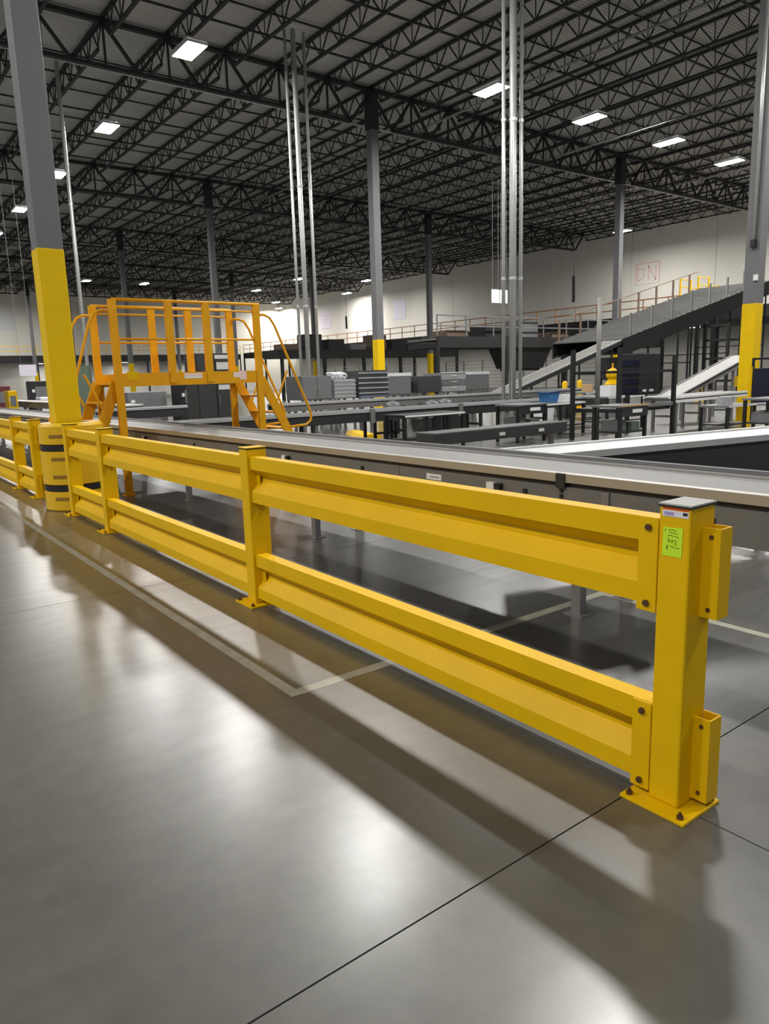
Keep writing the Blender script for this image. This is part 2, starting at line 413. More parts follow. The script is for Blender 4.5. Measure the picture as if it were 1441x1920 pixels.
# ------------------------------------------------------------------ guard rail
PX0, PX1 = 2.185, 2.335
def rail_profile(z0):
    h = 0.31; t = 0.005
    f = [(0.080, h), (0.0, h), (0.0, h-0.085), (0.062, h-0.135), (0.062, 0.142), (0.0, 0.072), (0.0, 0.0), (0.080, 0.0)]
    b = [(0.080, t), (t, t), (t, 0.072-0.002), (0.062+t, 0.142-0.002), (0.062+t, h-0.135+0.002), (t, h-0.085+0.002), (t, h-t), (0.080, h-t)]
    return [(2.205+x, z0+z) for (x, z) in f+b]
ZU, ZL = 0.725, 0.052
def bolt(m, p, n, r=0.011, d=0.012):
    """hex head at p, axis -x ('x') or -y or z"""
    ax = {'x': Vector((-1, 0, 0)), 'y': Vector((0, -1, 0)), 'z': Vector((0, 0, 1))}[n]
    m.tube([Vector(p), Vector(p)+ax*d], r, 6); return m
def guard_post(root, y, end=False, sides=(1, -1)):
    """post whose -y face is at y"""
    y0, y1 = y, y+0.115
    e = thing('post', None, None); e.parent = root
    p = B(PX0, PX1, y0, y1, 0.012, 1.085).build('upright', 'yellow', e, bevel=0.008)
    B(PX0-0.065, PX1+0.02, y0-0.062, y1+0.075, 0.0, 0.012).build('base_plate', 'yellow', e, bevel=0.002)
    B(PX0-0.004, PX1+0.004, y0-0.004, y1+0.004, 1.085, 1.089).build('cap_seal', 'black', e)
    B(PX0-0.002, PX1+0.002, y0-0.002, y1+0.002, 1.089, 1.096).build('cap', 'cap_grey' if end else 'yellow', e, bevel=0.002)
    for (bx, by) in ((PX0-0.04, y0-0.035), (PX0-0.04, y1+0.05), (PX1+0.0, y0-0.04), (PX1+0.0, y1+0.05)):
        m = MB(); m.tube([(bx, by, 0.012), (bx, by, 0.022)], 0.013, 6); m.tube([(bx, by, 0.022), (bx, by, 0.034)], 0.006, 8)
        m.build('anchor_bolt', 'bolt', e)
    for z0 in (ZL-0.02, ZU-0.02):
        if -1 in sides:      # channel bracket on the -y face, two flanges and a web
            m = MB(); bx0, bx1, d = (2.262, 2.335, 0.062) if end else (2.245, 2.325, 0.055); t = 0.006; h = 0.31
            m.box(bx0, bx0+t, y0-d, y0, z0, z0+h); m.box(bx1-t, bx1, y0-d, y0, z0, z0+h); m.box(bx0+t, bx1-t, y0-d, y0-d+t, z0, z0+h) if end else m.box(bx0+t, bx1-t, y0-t, y0, z0, z0+h)
            m.build('bracket', 'yellow', e)
            m = MB()
            for zz in (z0+0.03, z0+h-0.03): bolt(m, (bx0, y0-d/2, zz), 'x', 0.008, 0.004)
            m.build('bolt', 'bolt', e)
        if end:              # flush front plate that clasps the rail ends
            B(PX0-0.002, PX0+0.006, y1, y1+0.075, z0, z0+0.335).build('splice_plate', 'yellow', e, bevel=0.002)
            for zz in (z0+0.03, z0+0.30):
                bolt(MB(), (PX0-0.002, y1+0.035, zz), 'x', 0.012, 0.010).build('bolt', 'bolt', e)
        elif 1 in sides:
            m = MB(); t = 0.006; h = 0.31
            m.box(2.292, 2.298, y1, y1+0.055, z0, z0+h); m.box(2.24, 2.292, y1, y1+t, z0, z0+h)
            m.build('bracket', 'yellow', e)
    return e
g1 = thing('guard_rail', 'near yellow double-beam guard rail crossing the picture to the thick end post', 'guard rail', (0, 0, 0))
ends = guard_post(g1, 1.25, end=True)
for y in (4.42, 7.76, 9.12): guard_post(g1, y)
def beams(root, a, b):
    for z in (ZL, ZU): MB().prism(rail_profile(z), a, b).build('rail_beam', 'yellow', root)
beams(g1, 1.368, 4.418); beams(g1, 4.538, 7.758); beams(g1, 7.878, 9.118)
# maker's label on the end post
m = B(PX0-0.0015, PX0, 1.258, 1.352, 1.052, 1.073).build('maker_label', 'label_white', ends)
B(PX0-0.0022, PX0-0.0015, 1.310, 1.345, 1.056, 1.068).build('label_print', 'label_purple', ends)
B(PX0-0.0022, PX0-0.0015, 1.262, 1.278, 1.060, 1.070).build('label_print', 'black', ends)
B(PX0-0.0015, PX0, 1.258, 1.352, 1.076, 1.081).build('label_stripe', 'label_red', ends)
g2 = thing('guard_rail', 'far yellow guard rail at the left edge beyond the round column guard', 'guard rail', (0, 0, 0))
for y in (11.0, 12.25, 15.5, 18.8, 22.1): guard_post(g2, y)
beams(g2, 11.118, 12.248); beams(g2, 12.368, 15.498); beams(g2, 15.618, 18.798); beams(g2, 18.918, 22.098)

# sticky note with handwriting on the end post
nt_ = thing('sticky_note', 'bright lime-green sticky note with dark handwriting on the thick end post', 'note', (PX0-0.001, 1.31, 0.965))
m = MB(); a = [(0, 0.036, 0.05), (0, -0.034, 0.052), (0, -0.033, -0.049), (0, 0.038, -0.048)]
m.quadbox([(-0.0008, *q[1:]) for q in a]+[(0.0, *q[1:]) for q in a]); m.build('paper', 'note_green', nt_)
def stroke(par, pts, w=0.0022):
    m = MB()
    for p, q in zip(pts[:-1], pts[1:]): m.bar((-0.0012, -p[0], p[1]), (-0.0012, -q[0], q[1]), 0.0006, w, up=(0, 1, 0) if abs(p[0]-q[0]) < abs(p[1]-q[1]) else (0, 0, 1))
    m.build('handwriting', 'note_ink', par)
for s in ([(-0.028, 0.045), (-0.030, 0.034)], [(-0.018, 0.042), (-0.004, 0.043), (0.012, 0.040)], [(-0.016, 0.034), (0.0, 0.033), (0.016, 0.030)],
          [(-0.020, 0.022), (-0.008, 0.024), (0.004, 0.021)], [(0.006, 0.022), (0.016, 0.020), (0.020, 0.016)],
          [(-0.014, 0.014), (-0.019, 0.004), (-0.012, 0.000), (-0.009, 0.008)], [(-0.002, 0.010), (-0.004, 0.000), (0.003, 0.006)], [(0.004, 0.010), (0.012, 0.006), (0.009, -0.004), (0.014, -0.008)],
          [(-0.022, -0.012), (-0.018, -0.026)], [(-0.018, -0.012), (-0.022, -0.024)], [(-0.010, -0.012), (-0.002, -0.016), (0.006, -0.014)], [(0.008, -0.018), (0.024, -0.017)]):
    stroke(nt_, s)

# ------------------------------------------------------------------ round guard around the nearest column
cg = thing('column_guard', 'round yellow plastic guard with black straps around the nearest column', 'column guard', (2.43, 9.80, 0))
R = 0.385
prof = [(0.225, 0.0), (R-0.015, 0.0), (R, 0.015)]
for z in (0.20, 0.46, 0.62, 0.88):
    pass
prof += [(R, 0.235), (R-0.025, 0.245), (R-0.025, 0.325), (R, 0.335), (R, 0.735), (R-0.025, 0.745), (R-0.025, 0.825), (R, 0.835), (R, 1.05), (R-0.03, 1.085), (0.225, 1.085)]
for k in range(2):
    MB().lathe(prof, n=20, a0=k*math.pi+0.02+1.25, a1=(k+1)*math.pi-0.02+1.25).build('shell_half', 'yellow_plastic', cg, smooth=False)
for z in (0.285, 0.785):
    MB().lathe([(R-0.024, z-0.038), (R-0.010, z-0.036), (R-0.010, z+0.036), (R-0.024, z+0.038)], n=32).build('strap', 'black', cg)
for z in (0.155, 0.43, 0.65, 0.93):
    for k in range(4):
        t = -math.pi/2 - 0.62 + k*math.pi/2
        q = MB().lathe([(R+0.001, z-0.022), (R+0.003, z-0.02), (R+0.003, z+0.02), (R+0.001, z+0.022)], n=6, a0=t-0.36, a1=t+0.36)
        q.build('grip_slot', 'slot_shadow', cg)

# ------------------------------------------------------------------ conveyors
def conveyor(name, label, p0, p1, width, z, side_h, belt='belt_grey', side='panel_grey', section=3.1, legs=3.1, trim='alu', z1=None, leg_off=0.6, leg_mat='galv_dark', guard=0.03, legs_on=True, side_guard=None, xbelt=0.0, group=None, cat='conveyor'):
    """straight bed from p0 to p1, local x along it, bed tops at z (and z1 at the far end when it climbs)"""
    p0 = Vector((*p0, 0)); p1 = Vector((*p1, 0)); d = p1-p0; L = d.length; z1 = z if z1 is None else z1
    t = thing(name, label, cat, p0, math.atan2(d.y, d.x), group)
    S = lambda x: z + (z1-z)*x/L
    hw = width/2
    def slab(m, xa, xb, ya, yb, za, zb):
        m.quadbox([(xa, ya, S(xa)+za), (xb, ya, S(xb)+za), (xb, yb, S(xb)+za), (xa, yb, S(xa)+za), (xa, ya, S(xa)+zb), (xb, ya, S(xb)+zb), (xb, yb, S(xb)+zb), (xa, yb, S(xa)+zb)]); return m
    slab(MB(), 0.0, L, -hw+0.05, hw-0.05, -0.05, -0.006).build('belt', belt, t)
    slab(MB(), 0.05, L-0.05, -hw+0.05, hw-0.05, -side_h+0.06, -side_h+0.08).build('return_pan', side, t)
    n = max(1, round(L/section)); dx = L/n
    for s in (-1, 1):
        for i in range(n):
            a, b = i*dx+0.003, (i+1)*dx-0.003
            y0, y1 = (hw-0.03, hw) if s > 0 else (-hw, -hw+0.03)
            slab(MB(), a, b, y0, y1, -side_h, -0.075).build('side_panel', side, t)
        y0, y1 = (hw-0.05, hw+0.012) if s > 0 else (-hw-0.012, -hw+0.05)
        slab(MB(), 0, L, y0, y1, -0.045, guard*0.3).build('top_rail', trim, t)
        y0, y1 = (hw-0.05, hw-0.012) if s > 0 else (-hw+0.012, -hw+0.05)
        slab(MB(), 0, L, y0, y1, -0.075, -0.045).build('rail_shadow_gap', 'black', t)
    if side_guard:
        s, h, gm = side_guard
        y0, y1 = (hw-0.01, hw+0.03) if s > 0 else (-hw-0.03, -hw+0.01)
        slab(MB(), 0, L, y0, y1, guard*0.3, h).build('side_guard', gm, t)
    if legs_on:
        x = leg_off
        while x < L-0.1:
            zb = S(x)-side_h
            for s in (-1, 1):
                yy = s*(hw-0.06)
                m = MB(); m.box(x-0.035, x+0.035, yy-0.03, yy+0.03, 0.008, zb+0.06).box(x-0.07, x+0.07, yy-0.06, yy+0.06, 0, 0.008)
                m.build('leg', leg_mat, t)
            MB().box(x-0.02, x+0.02, -hw+0.09, hw-0.09, max(0.12, zb*0.5), max(0.12, zb*0.5)+0.05).build('leg_brace', leg_mat, t)
            x += legs
    return t, L, hw
# main conveyor behind the guard rail, parallel to it (near side = local +y)
cA, LA, hA = conveyor('belt_conveyor', 'long grey belt conveyor right behind the near yellow guard rail', (3.92, -8.0), (3.92, 58.0), 0.64, 0.90, 0.27, side_guard=(-1, 0.035, 'grey_mid'), leg_off=1.35, legs=3.16)
def onA(x, z, w, h, mname, name, d=0.012):
    B(x+8-w/2, x+8+w/2, hA, hA+d, z-h/2, z+h/2).build(name, mname, cA)
for (y, z) in ((6.413, 0.765), (3.53, 0.775), (10.5, 0.77), (12.9, 0.77)):
    onA(y, z, 0.07, 0.045, 'white', 'reflector', 0.03); onA(y-0.07, z, 0.05, 0.04, 'black', 'photo_eye', 0.035)
onA(4.15, 0.775, 0.17, 0.045, 'white', 'paper_label', 0.002)
for k in range(5): B(4.15+8-0.06+k*0.022, 4.15+8-0.045+k*0.022, hA+0.002, hA+0.003, 0.768, 0.780).build('label_print', 'grey_mid', cA)
for (y, z) in ((5.08, 0.77), (3.23, 0.765), (8.7, 0.77), (1.94, 0.745)): onA(y, z, 0.03, 0.03, 'black', 'bearing_cap', 0.012)
for z in (0.80, 0.765, 0.73): onA(2.93, z, 0.022, 0.022, 'black', 'bolt', 0.01)
onA(2.93, 0.865, 0.07, 0.09, 'dark_panel', 'joint_bracket', 0.02); onA(2.60, 0.77, 0.05, 0.11, 'galv_dark', 'joint_bracket', 0.012)

# bright spur merging from the right
conveyor('spur_conveyor', 'bright topped spur conveyor with black side merging from the right', (4.42, 4.00), (13.0, 2.30), 0.62, 0.90, 0.32, belt='belt_light', side='dark_panel', trim='galv', leg_off=2.6, legs=3.0, leg_mat='dark_panel')
# cross conveyor C
cC, LC, hC = conveyor('cross_conveyor', 'black sided cross conveyor leaving the main belt behind the platform', (4.30, 13.1), (17.6, 13.1), 0.60, 0.82, 0.24, belt='belt_dark', side='dark_panel', trim='grey_light', leg_off=3.6, legs=2.4, leg_mat='dark_panel')
for x in (5.0, 7.6): B(x, x+0.12, -hC-0.05, -hC, 0.55, 0.85).build('clamp', 'galv_dark', cC)
# second line behind, carrying the grey cabinets' row
conveyor('roller_conveyor', 'grey conveyor line in front of the row of grey metal cabinets', (9.2, 16.9), (22.0, 16.9), 0.60, 0.90, 0.20, belt='grey_mid', side='grey_mid', trim='grey_light', leg_off=0.8, legs=2.2)
# left background lines
conveyor('white_conveyor', 'white belt conveyor in the far left behind the main belt', (7.2, 22.0), (7.2, 62.0), 0.8, 0.92, 0.25, belt='belt_light', side='panel_grey')
conveyor('sort_conveyor', 'dark sided cross line seen under the orange platform', (5.2, 19.4), (8.6, 19.4), 0.7, 0.90, 0.26, belt='grey_light', side='dark_panel', trim='grey_light', leg_off=0.6, legs=2.4)

# ------------------------------------------------------------------ orange crossover platform
cp = thing('crossover_platform', 'orange-yellow steel crossover platform with stairs over the main conveyor', 'platform', (0, 0, 0))
Y0, Y1, XA, XB, ZP, ZT = 10.22, 11.20, 3.20, 5.42, 1.56, 2.66
B(XA, XB, Y0, Y1, ZP-0.03, ZP).build('deck_plate', 'orange', cp)
for yy in (Y0, Y1):
    B(XA, XB, yy-0.02, yy+0.02, ZP-0.06, ZP+0.12).build('toe_board', 'orange', cp)
posts = {Y0: (3.22, 3.99, 4.55, 5.36), Y1: (3.24, 4.10, 4.68, 5.38)}
for yy, pxs in posts.items():
    for k, x in enumerate(pxs):
        z0 = 0.0 if k in (0, 3) else ZP-0.03
        MB().box(x-0.05, x+0.05, yy-0.03, yy+0.03, z0, ZT).build('post', 'orange', cp)
        if z0 == 0.0: B(x-0.08, x+0.08, yy-0.08, yy+0.08, 0, 0.012).build('foot_plate', 'orange', cp)
    MB().tube([(3.22, yy, ZT), (5.42, yy, ZT)], 0.022).build('top_rail', 'orange', cp, smooth=True)
    MB().tube([(3.22, yy, ZP+0.58), (5.42, yy, ZP+0.58)], 0.016).build('mid_rail', 'orange', cp, smooth=True)
    MB().tube([(3.22, yy, ZT-0.11), (5.42, yy, ZT-0.11)], 0.014).build('mid_rail', 'orange', cp, smooth=True)
for s, x0, run in ((-1, XA, 0.62), (1, XB, 0.80)):
    sx = lambda f: x0 + s*run*(1-f)       # f = 1 at deck, 0 at floor
    for yy in (Y0+0.06, Y1-0.06):
        MB().bar((sx(0), yy, 0.0), (sx(1), yy, ZP), 0.03, 0.14).build('stringer', 'orange', cp)
        hx = s*0.16
        pts = [(x0, yy, ZP+0.95), (x0+s*0.10, yy, ZP+0.96), (x0+s*0.20, yy, ZP+0.92), (x0+s*0.28, yy, ZP+0.80)]
        bx = sx(0.26)+s*0.28
        pts += [(bx-s*0.03, yy, 1.05), (bx, yy, 0.95), (bx-s*0.02, yy, 0.86), (bx-s*0.10, yy, 0.80), (sx(0.46)-s*0.0, yy, 0.78)]
        MB().tube(pts, 0.02).build('handrail', 'orange', cp, smooth=True)
        MB().tube([(sx(0.72), yy, ZP*0.72), (sx(0.72)+s*0.24, yy, ZP*0.72+0.55)], 0.016).build('handrail_strut', 'orange', cp)
    for k in range(1, 6):
        f = k/6; B(min(sx(f)-0.09, sx(f)+0.09), max(sx(f)-0.09, sx(f)+0.09), Y0+0.075, Y1-0.075, ZP*f-0.025, ZP*f).build('tread', 'orange', cp)
B(3.33, 3.49, Y0-0.0225, Y0-0.02, 1.59, 1.70).build('warning_label', 'yellow', cp)
for (a, b, c, d) in ((4.15, 4.42, 1.59, 1.66), (4.92, 5.02, 1.59, 1.66)):
    B(a, b, Y0-0.0225, Y0-0.02, c, d).build('warning_label', 'white', cp); B(a+0.01, b-0.01, Y0-0.0235, Y0-0.0225, c+0.03, d-0.015).build('label_print', 'pink_print', cp)
B(5.02, 5.13, Y0-0.0225, Y0-0.02, 1.55, 1.68).build('warning_label', 'pink_print', cp)

# ------------------------------------------------------------------ dark control cabinet behind the platform
cb = thing('control_cabinet', 'dark grey control cabinet with white papers behind the orange platform', 'cabinet', (6.62, 14.9, 0))
B(-0.42, 0.42, -0.30, 0.30, 0.1, 2.12).build('body', 'cabinet_dark', cb, bevel=0.01)
B(-0.40, 0.40, -0.28, 0.28, 0.0, 0.1).build('plinth', 'black', cb)
B(-0.40, -0.01, -0.318, -0.30, 0.14, 2.08).build('door', 'cabinet_dark', cb); B(0.01, 0.40, -0.318, -0.30, 0.14, 2.08).build('door', 'cabinet_dark', cb)
B(0.03, 0.38, -0.322, -0.318, 1.78, 1.93).build('paper', 'white', cb); B(0.05, 0.36, -0.322, -0.318, 1.36, 1.46).build('paper', 'white', cb); B(0.0, 0.4, -0.322, -0.318, 2.0, 2.08).build('paper', 'white', cb)
B(0.04, 0.06, -0.34, -0.318, 1.05, 1.25).build('handle', 'galv_dark', cb)

gp = thing('upright_panel', 'tall grey-green panel leaning behind the nearest column', 'panel', (4.55, 17.0, 0))
B(-0.2, 0.2, -0.02, 0.02, 0.1, 1.95).build('sheet', 'green_grey', gp); B(-0.22, -0.2, -0.03, 0.03, 0, 1.97).build('frame_post', 'galv_dark', gp); B(0.2, 0.22, -0.03, 0.03, 0, 1.97).build('frame_post', 'galv_dark', gp)

# ------------------------------------------------------------------ row of grey metal cabinets
def housing(x0, x1, y, z0, z1, label, body, kind):
    w = x1-x0; t = thing('equipment_cabinet', label, 'cabinet', ((x0+x1)/2, y, 0), group='grey metal cabinets in the middle distance')
    h = w/2; d = 0.45
    for sx in (-1, 1):
        for sy in (0.04, d*2-0.04): B(sx*(h-0.04)-0.03, sx*(h-0.04)+0.03, sy-0.03, sy+0.03, 0, z0).build('leg', 'galv_dark', t)
    B(-h, h, 0, 2*d, z0, z1).build('body', body, t, bevel=0.01)
    if kind == 'drawers':
        n = 3
        for k in range(n):
            a = z0+0.03+(z1-z0-0.06)*k/n; b = z0+0.03+(z1-z0-0.06)*(k+1)/n-0.02
            dd = B(-h+0.03, h-0.03, -0.02, 0, a, b).build('drawer', 'grey_light' if k != 1 else 'grey_mid', t); B(-0.12, 0.12, -0.04, -0.02, b-0.06, b-0.04).build('pull', 'white', dd)
    elif kind == 'doors':
        for s in (-1, 1):
            dd = B(min(s*0.01, s*(h-0.03)), max(s*0.01, s*(h-0.03)), -0.02, 0, z0+0.03, z1-0.03).build('door', body, t); B(s*0.05-0.012, s*0.05+0.012, -0.04, -0.02, (z0+z1)/2-0.08, (z0+z1)/2+0.08).build('handle', 'alu', dd)
    elif kind == 'ribs':
        for k in range(5):
            zz = z0+(z1-z0)*(k+0.5)/5; B(-h-0.015, h+0.015, -0.015, 0.0, zz-0.02, zz+0.02).build('rib', 'grey_light', t)
    elif kind == 'film':
        B(-h-0.01, h+0.01, -0.01, 2*d, z1, z1+0.10).build('film_cover', 'white_film', t); B(-h+0.03, h-0.03, -0.018, 0, z0+0.05, z1-0.05).build('front_panel', 'grey_mid', t)
    return t
housing(10.75, 11.75, 18.0, 0.92, 1.60, 'leftmost grey metal cabinet, behind the left conduit trio', 'grey_mid', 'doors')
hb = housing(11.85, 12.6, 18.0, 0.92, 1.48, 'grey cabinet with coiled white hoses on top', 'grey_light', 'ribs')
for k in range(4):
    pts = [(-0.28+0.13*k+0.10*math.cos(a), 0.3+0.18*math.sin(a), 1.48+0.03+0.16*abs(math.sin(a*0.5))) for a in [i*0.5 for i in range(13)]]
    MB().tube(pts, 0.028, 6).build('hose', 'white_film', hb, smooth=True)
hc = housing(12.66, 13.74, 17.9, 0.98, 1.72, 'tallest dark grey cabinet, below the yellow column base', 'cabinet_dark', 'ribs')
B(-0.5, 0.5, -0.03, 0.8, 0.91, 0.98).build('blue_base', 'grey_blue', hc)
housing(13.86, 14.82, 18.1, 0.92, 1.52, 'grey cabinet under a crumpled white film cover', 'grey_mid', 'film')
housing(14.95, 15.9, 17.9, 0.98, 1.50, 'dark smooth cabinet beside the white film cover', 'cabinet_dark', 'plain')
housing(15.98, 17.1, 18.0, 0.95, 1.58, 'grey drawer cabinet with white pulls', 'grey_mid', 'drawers')
housing(17.2, 18.6, 18.4, 0.95, 1.50, 'wide grey cabinet under white film left of the bright conduit', 'grey_mid', 'film')
housing(8.9, 9.7, 20.6, 0.9, 1.62, 'grey cabinet seen through the right stairs of the orange platform', 'grey_light', 'doors')

# long dark drive box in front of it all
db = thing('drive_box', 'long dark grey drive box lying just beyond the main belt', 'machine', (5.7, 6.55, 0))
B(0, 2.45, 0, 0.35, 0.70, 0.85).build('housing', 'cabinet_dark', db, bevel=0.015)
for x in (0.15, 2.3): B(x-0.03, x+0.03, 0.14, 0.2, 0, 0.70).build('leg', 'galv_dark', db)
for x in (1.1, 1.85): B(x, x+0.10, -0.012, 0.0, 0.745, 0.785).build('white_tag', 'white', db)
ys_ = thing('floor_hump', 'yellow floor guard lying on the concrete behind the main belt', 'guard', (11.1, 15.6, 0), rz=math.radians(-20))
MB().prism([(-0.25, 0), (0.25, 0), (0.18, 0.09), (0.0, 0.12), (-0.18, 0.09)], -0.9, 0.9).build('hump', 'yellow_plastic', ys_)
ss = thing('low_stand', 'small black low stand on the floor beyond the main belt', 'stand', (10.4, 13.9, 0))
for (x, y) in ((-0.3, -0.2), (0.3, -0.2), (-0.3, 0.2), (0.3, 0.2)): B(x-0.03, x+0.03, y-0.03, y+0.03, 0, 0.5).build('leg', 'black', ss)
B(-0.34, 0.34, -0.24, 0.24, 0.5, 0.54).build('top', 'grey_mid', ss); B(-0.3, 0.3, -0.22, -0.18, 0.2, 0.25).build('crossbar', 'black', ss)

# ------------------------------------------------------------------ inclined conveyors
conveyor('incline_conveyor', 'narrow grey belt climbing to the right from the cabinets', (21.0, 20.3), (28.3, 20.3), 0.9, 0.75, 0.22, z1=2.80, belt='panel_grey', side='dark_panel', trim='grey_light', leg_off=1.5, legs=2.6, leg_mat='dark_panel')
ci, Li, hi = conveyor('wide_incline_conveyor', 'wide dark inclined conveyor with ridged lanes climbing to the right', (28.5, 21.9), (41.5, 21.9), 4.0, 2.85, 0.75, z1=6.0, belt='belt_dark', side='mezz_dark', trim='dark_panel', leg_off=2.0, legs=3.6, leg_mat='mezz_dark')
for k in range(26):
    f = (k+0.5)/26; x = Li*f; z = 2.85+3.15*f
    MB().bar((x, -hi+0.08, z+0.02), (x, hi-0.08, z+0.02), 0.08, 0.06).build('lane_ridge', 'panel_grey' if k % 3 else 'grey_mid', ci)
for s in (-1, 1):
    for k in range(8):
        f = (k+0.3)/8; x = Li*f; z = 2.85+3.15*f; B(x-0.04, x+0.04, s*hi-0.04, s*hi+0.04, z, z+1.0).build('rail_post', 'brown_steel' if s > 0 else 'galv_dark', ci)
    if s > 0: MB().tube([(0.5, s*hi, 2.97+1.0), (Li-0.3, s*hi, 5.93+1.0)], 0.025).build('rail', 'brown_steel', ci)
ch = thing('drop_chute', 'black boxy chute hanging under the head of the wide incline', 'machine', (29.7, 20.7, 0))
B(-1.1, 1.0, -0.6, 0.6, 1.05, 2.06).build('box', 'black', ch, bevel=0.03)
for (x, y) in ((-1.0, -0.5), (0.9, -0.5), (-1.0, 0.5), (0.9, 0.5)): B(x-0.05, x+0.05, y-0.05, y+0.05, 0, 1.05).build('leg', 'mezz_dark', ch)
conveyor('rising_conveyor', 'pale grey belt rising toward the yellow right-hand column', (18.9, 11.7), (22.9, 11.7), 0.7, 0.75, 0.15, z1=1.85, belt='panel_grey', side='grey_mid', trim='dark_panel', leg_off=1.2, legs=1.8)
conveyor('table_conveyor', 'low conveyor with a white edge strip at the right', (15.7, 10.0), (19.9, 10.3), 0.7, 0.85, 0.14, belt='grey_mid', side='white', trim='white', leg_off=0.4, legs=1.5, leg_mat='galv_dark')

# yellow work platform on the incline
yp = thing('yellow_work_platform', 'small yellow railed work platform against the wall beyond the incline', 'platform', (45.0, 26.0, 0))
for x in (-1.1, 0.1, 1.3):
    for y in (-0.6, 0.6):
        B(x-0.04, x+0.04, y-0.04, y+0.04, 5.9, 7.0 if x < 1 else 6.6).build('post', 'yellow', yp); B(x-0.05, x+0.05, y-0.05, y+0.05, 0, 5.9).build('leg', 'mezz_dark', yp)
B(-1.15, 1.35, -0.65, 0.65, 5.9, 6.0).build('deck_plate', 'yellow', yp)
for y in (-0.6, 0.6):
    for z in (6.5, 6.97): MB().tube([(-1.1, y, z), (0.1, y, z)], 0.03).build('rail', 'yellow', yp)
    MB().tube([(0.1, y, 6.5), (1.3, y, 6.5)], 0.03).build('rail', 'yellow', yp)

# ------------------------------------------------------------------ mezzanine along the right wall, and far walkway
def mezz(name, label, x0, x1, y0, y1, z, axis, th=0.75, step=6.0, rail='pipe_orange', legm='mezz_dark'):
    t = thing(name, label, 'mezzanine', (x0, y0, 0)); W, D = x1-x0, y1-y0
    B(0, W, 0, D, z-th, z-th+0.25).build('beam_deck', legm, t)
    if axis == 'y': B(0, 0.15, 0, D, z-th+0.25, z).build('fascia', legm, t); B(0.15, W, 0, D, z-0.2, z-0.1).build('walkway', 'grey_mid', t)
    else: B(0, W, 0, 0.15, z-th+0.25, z).build('fascia', legm, t); B(0, W, 0.15, D, z-0.2, z-0.1).build('walkway', 'grey_mid', t)
    n = int((D if axis == 'y' else W)/step)
    for k in range(n+1):
        a = (D if axis == 'y' else W)*k/n
        if axis == 'y': B(0, 0.2, max(0, a-0.1), min(D, a+0.1), 0, z-th).build('support_post', legm, t)
        else: B(max(0, a-0.1), min(W, a+0.1), 0, 0.2, 0, z-th).build('support_post', legm, t)
    n = int((D if axis == 'y' else W)/2.0)
    for k in range(n+1):
        a = (D if axis == 'y' else W)*k/n
        p = (0.08, a) if axis == 'y' else (a, 0.08)
        MB().bar((p[0], p[1], z), (p[0], p[1], z+1.1), 0.06).build('rail_post', rail, t)
    for h in (0.55, 1.1):
        q = ((0.08, 0, z+h), (0.08, D, z+h)) if axis == 'y' else ((0, 0.08, z+h), (W, 0.08, z+h))
        MB().bar(q[0], q[1], 0.07).build('hand_rail', rail, t)
    return t
mezz('wall_mezzanine', 'dark steel mezzanine walkway with tan rails along the right wall', 48.0, 56.9, 14.0, 96.0, 5.3, 'y')
mezz('far_walkway', 'dark elevated walkway with pale rails along the far wall', -6.0, 47.9, 96.6, 100.9, 5.2, 'x', rail='yellow_paint')
me2 = mezz('elevated_line', 'dark elevated conveyor bridge in front of the right wall', 26.5, 47.8, 30.0, 32.6, 3.55, 'x', th=0.6, step=5.0, rail='galv_dark')
for k in range(7):
    x = 1.0+2.9*k; B(x, x+1.6, 0.4, 1.6, 3.55, 3.55+0.35+0.3*(k % 3)).build('machine_cover', ['brown_steel', 'mezz_dark', 'grey_mid'][k % 3], me2)
ml = thing('elevated_machine', 'dark jumble of raised machinery behind the column with yellow base', 'machine', (33.0, 46.5, 0))
B(-7, 10, 0, 2.5, 3.0, 3.6).build('bed', 'mezz_dark', ml)
for k in range(5): B(-6.8+3.6*k, -6.6+3.6*k, 0, 0.2, 0, 3.0).build('support_post', 'mezz_dark', ml)
for k in range(8): B(-6.6+2.0*k, -5.2+2.0*k, 0.2, 1.4, 3.6, 4.0+0.35*((k*5) % 3)).build('machine_cover', ['brown_steel', 'mezz_dark', 'mezz_dark', 'grey_mid'][k % 4], ml)

# wire partition and pallets of cartons in front of the right wall
def partition(x, y, L, label):
    t = thing('wire_partition', label, 'partition', (x, y, 0))
    for k in range(int(L/2.4)+1): B(-0.04, 0.04, 2.4*k-0.04, 2.4*k+0.04, 0, 2.6).build('post', 'galv_dark', t)
    for k in range(9): MB().bar((0, 0, 0.2+0.3*k), (0, int(L/2.4)*2.4, 0.2+0.3*k), 0.03).build('wire', 'grey_light', t)
    return t
partition(46.5, 30.0, 22, 'wire partition below the mezzanine behind the wide incline')
partition(46.5, 56.0, 24, 'wire partition below the mezzanine behind the tall grey column')

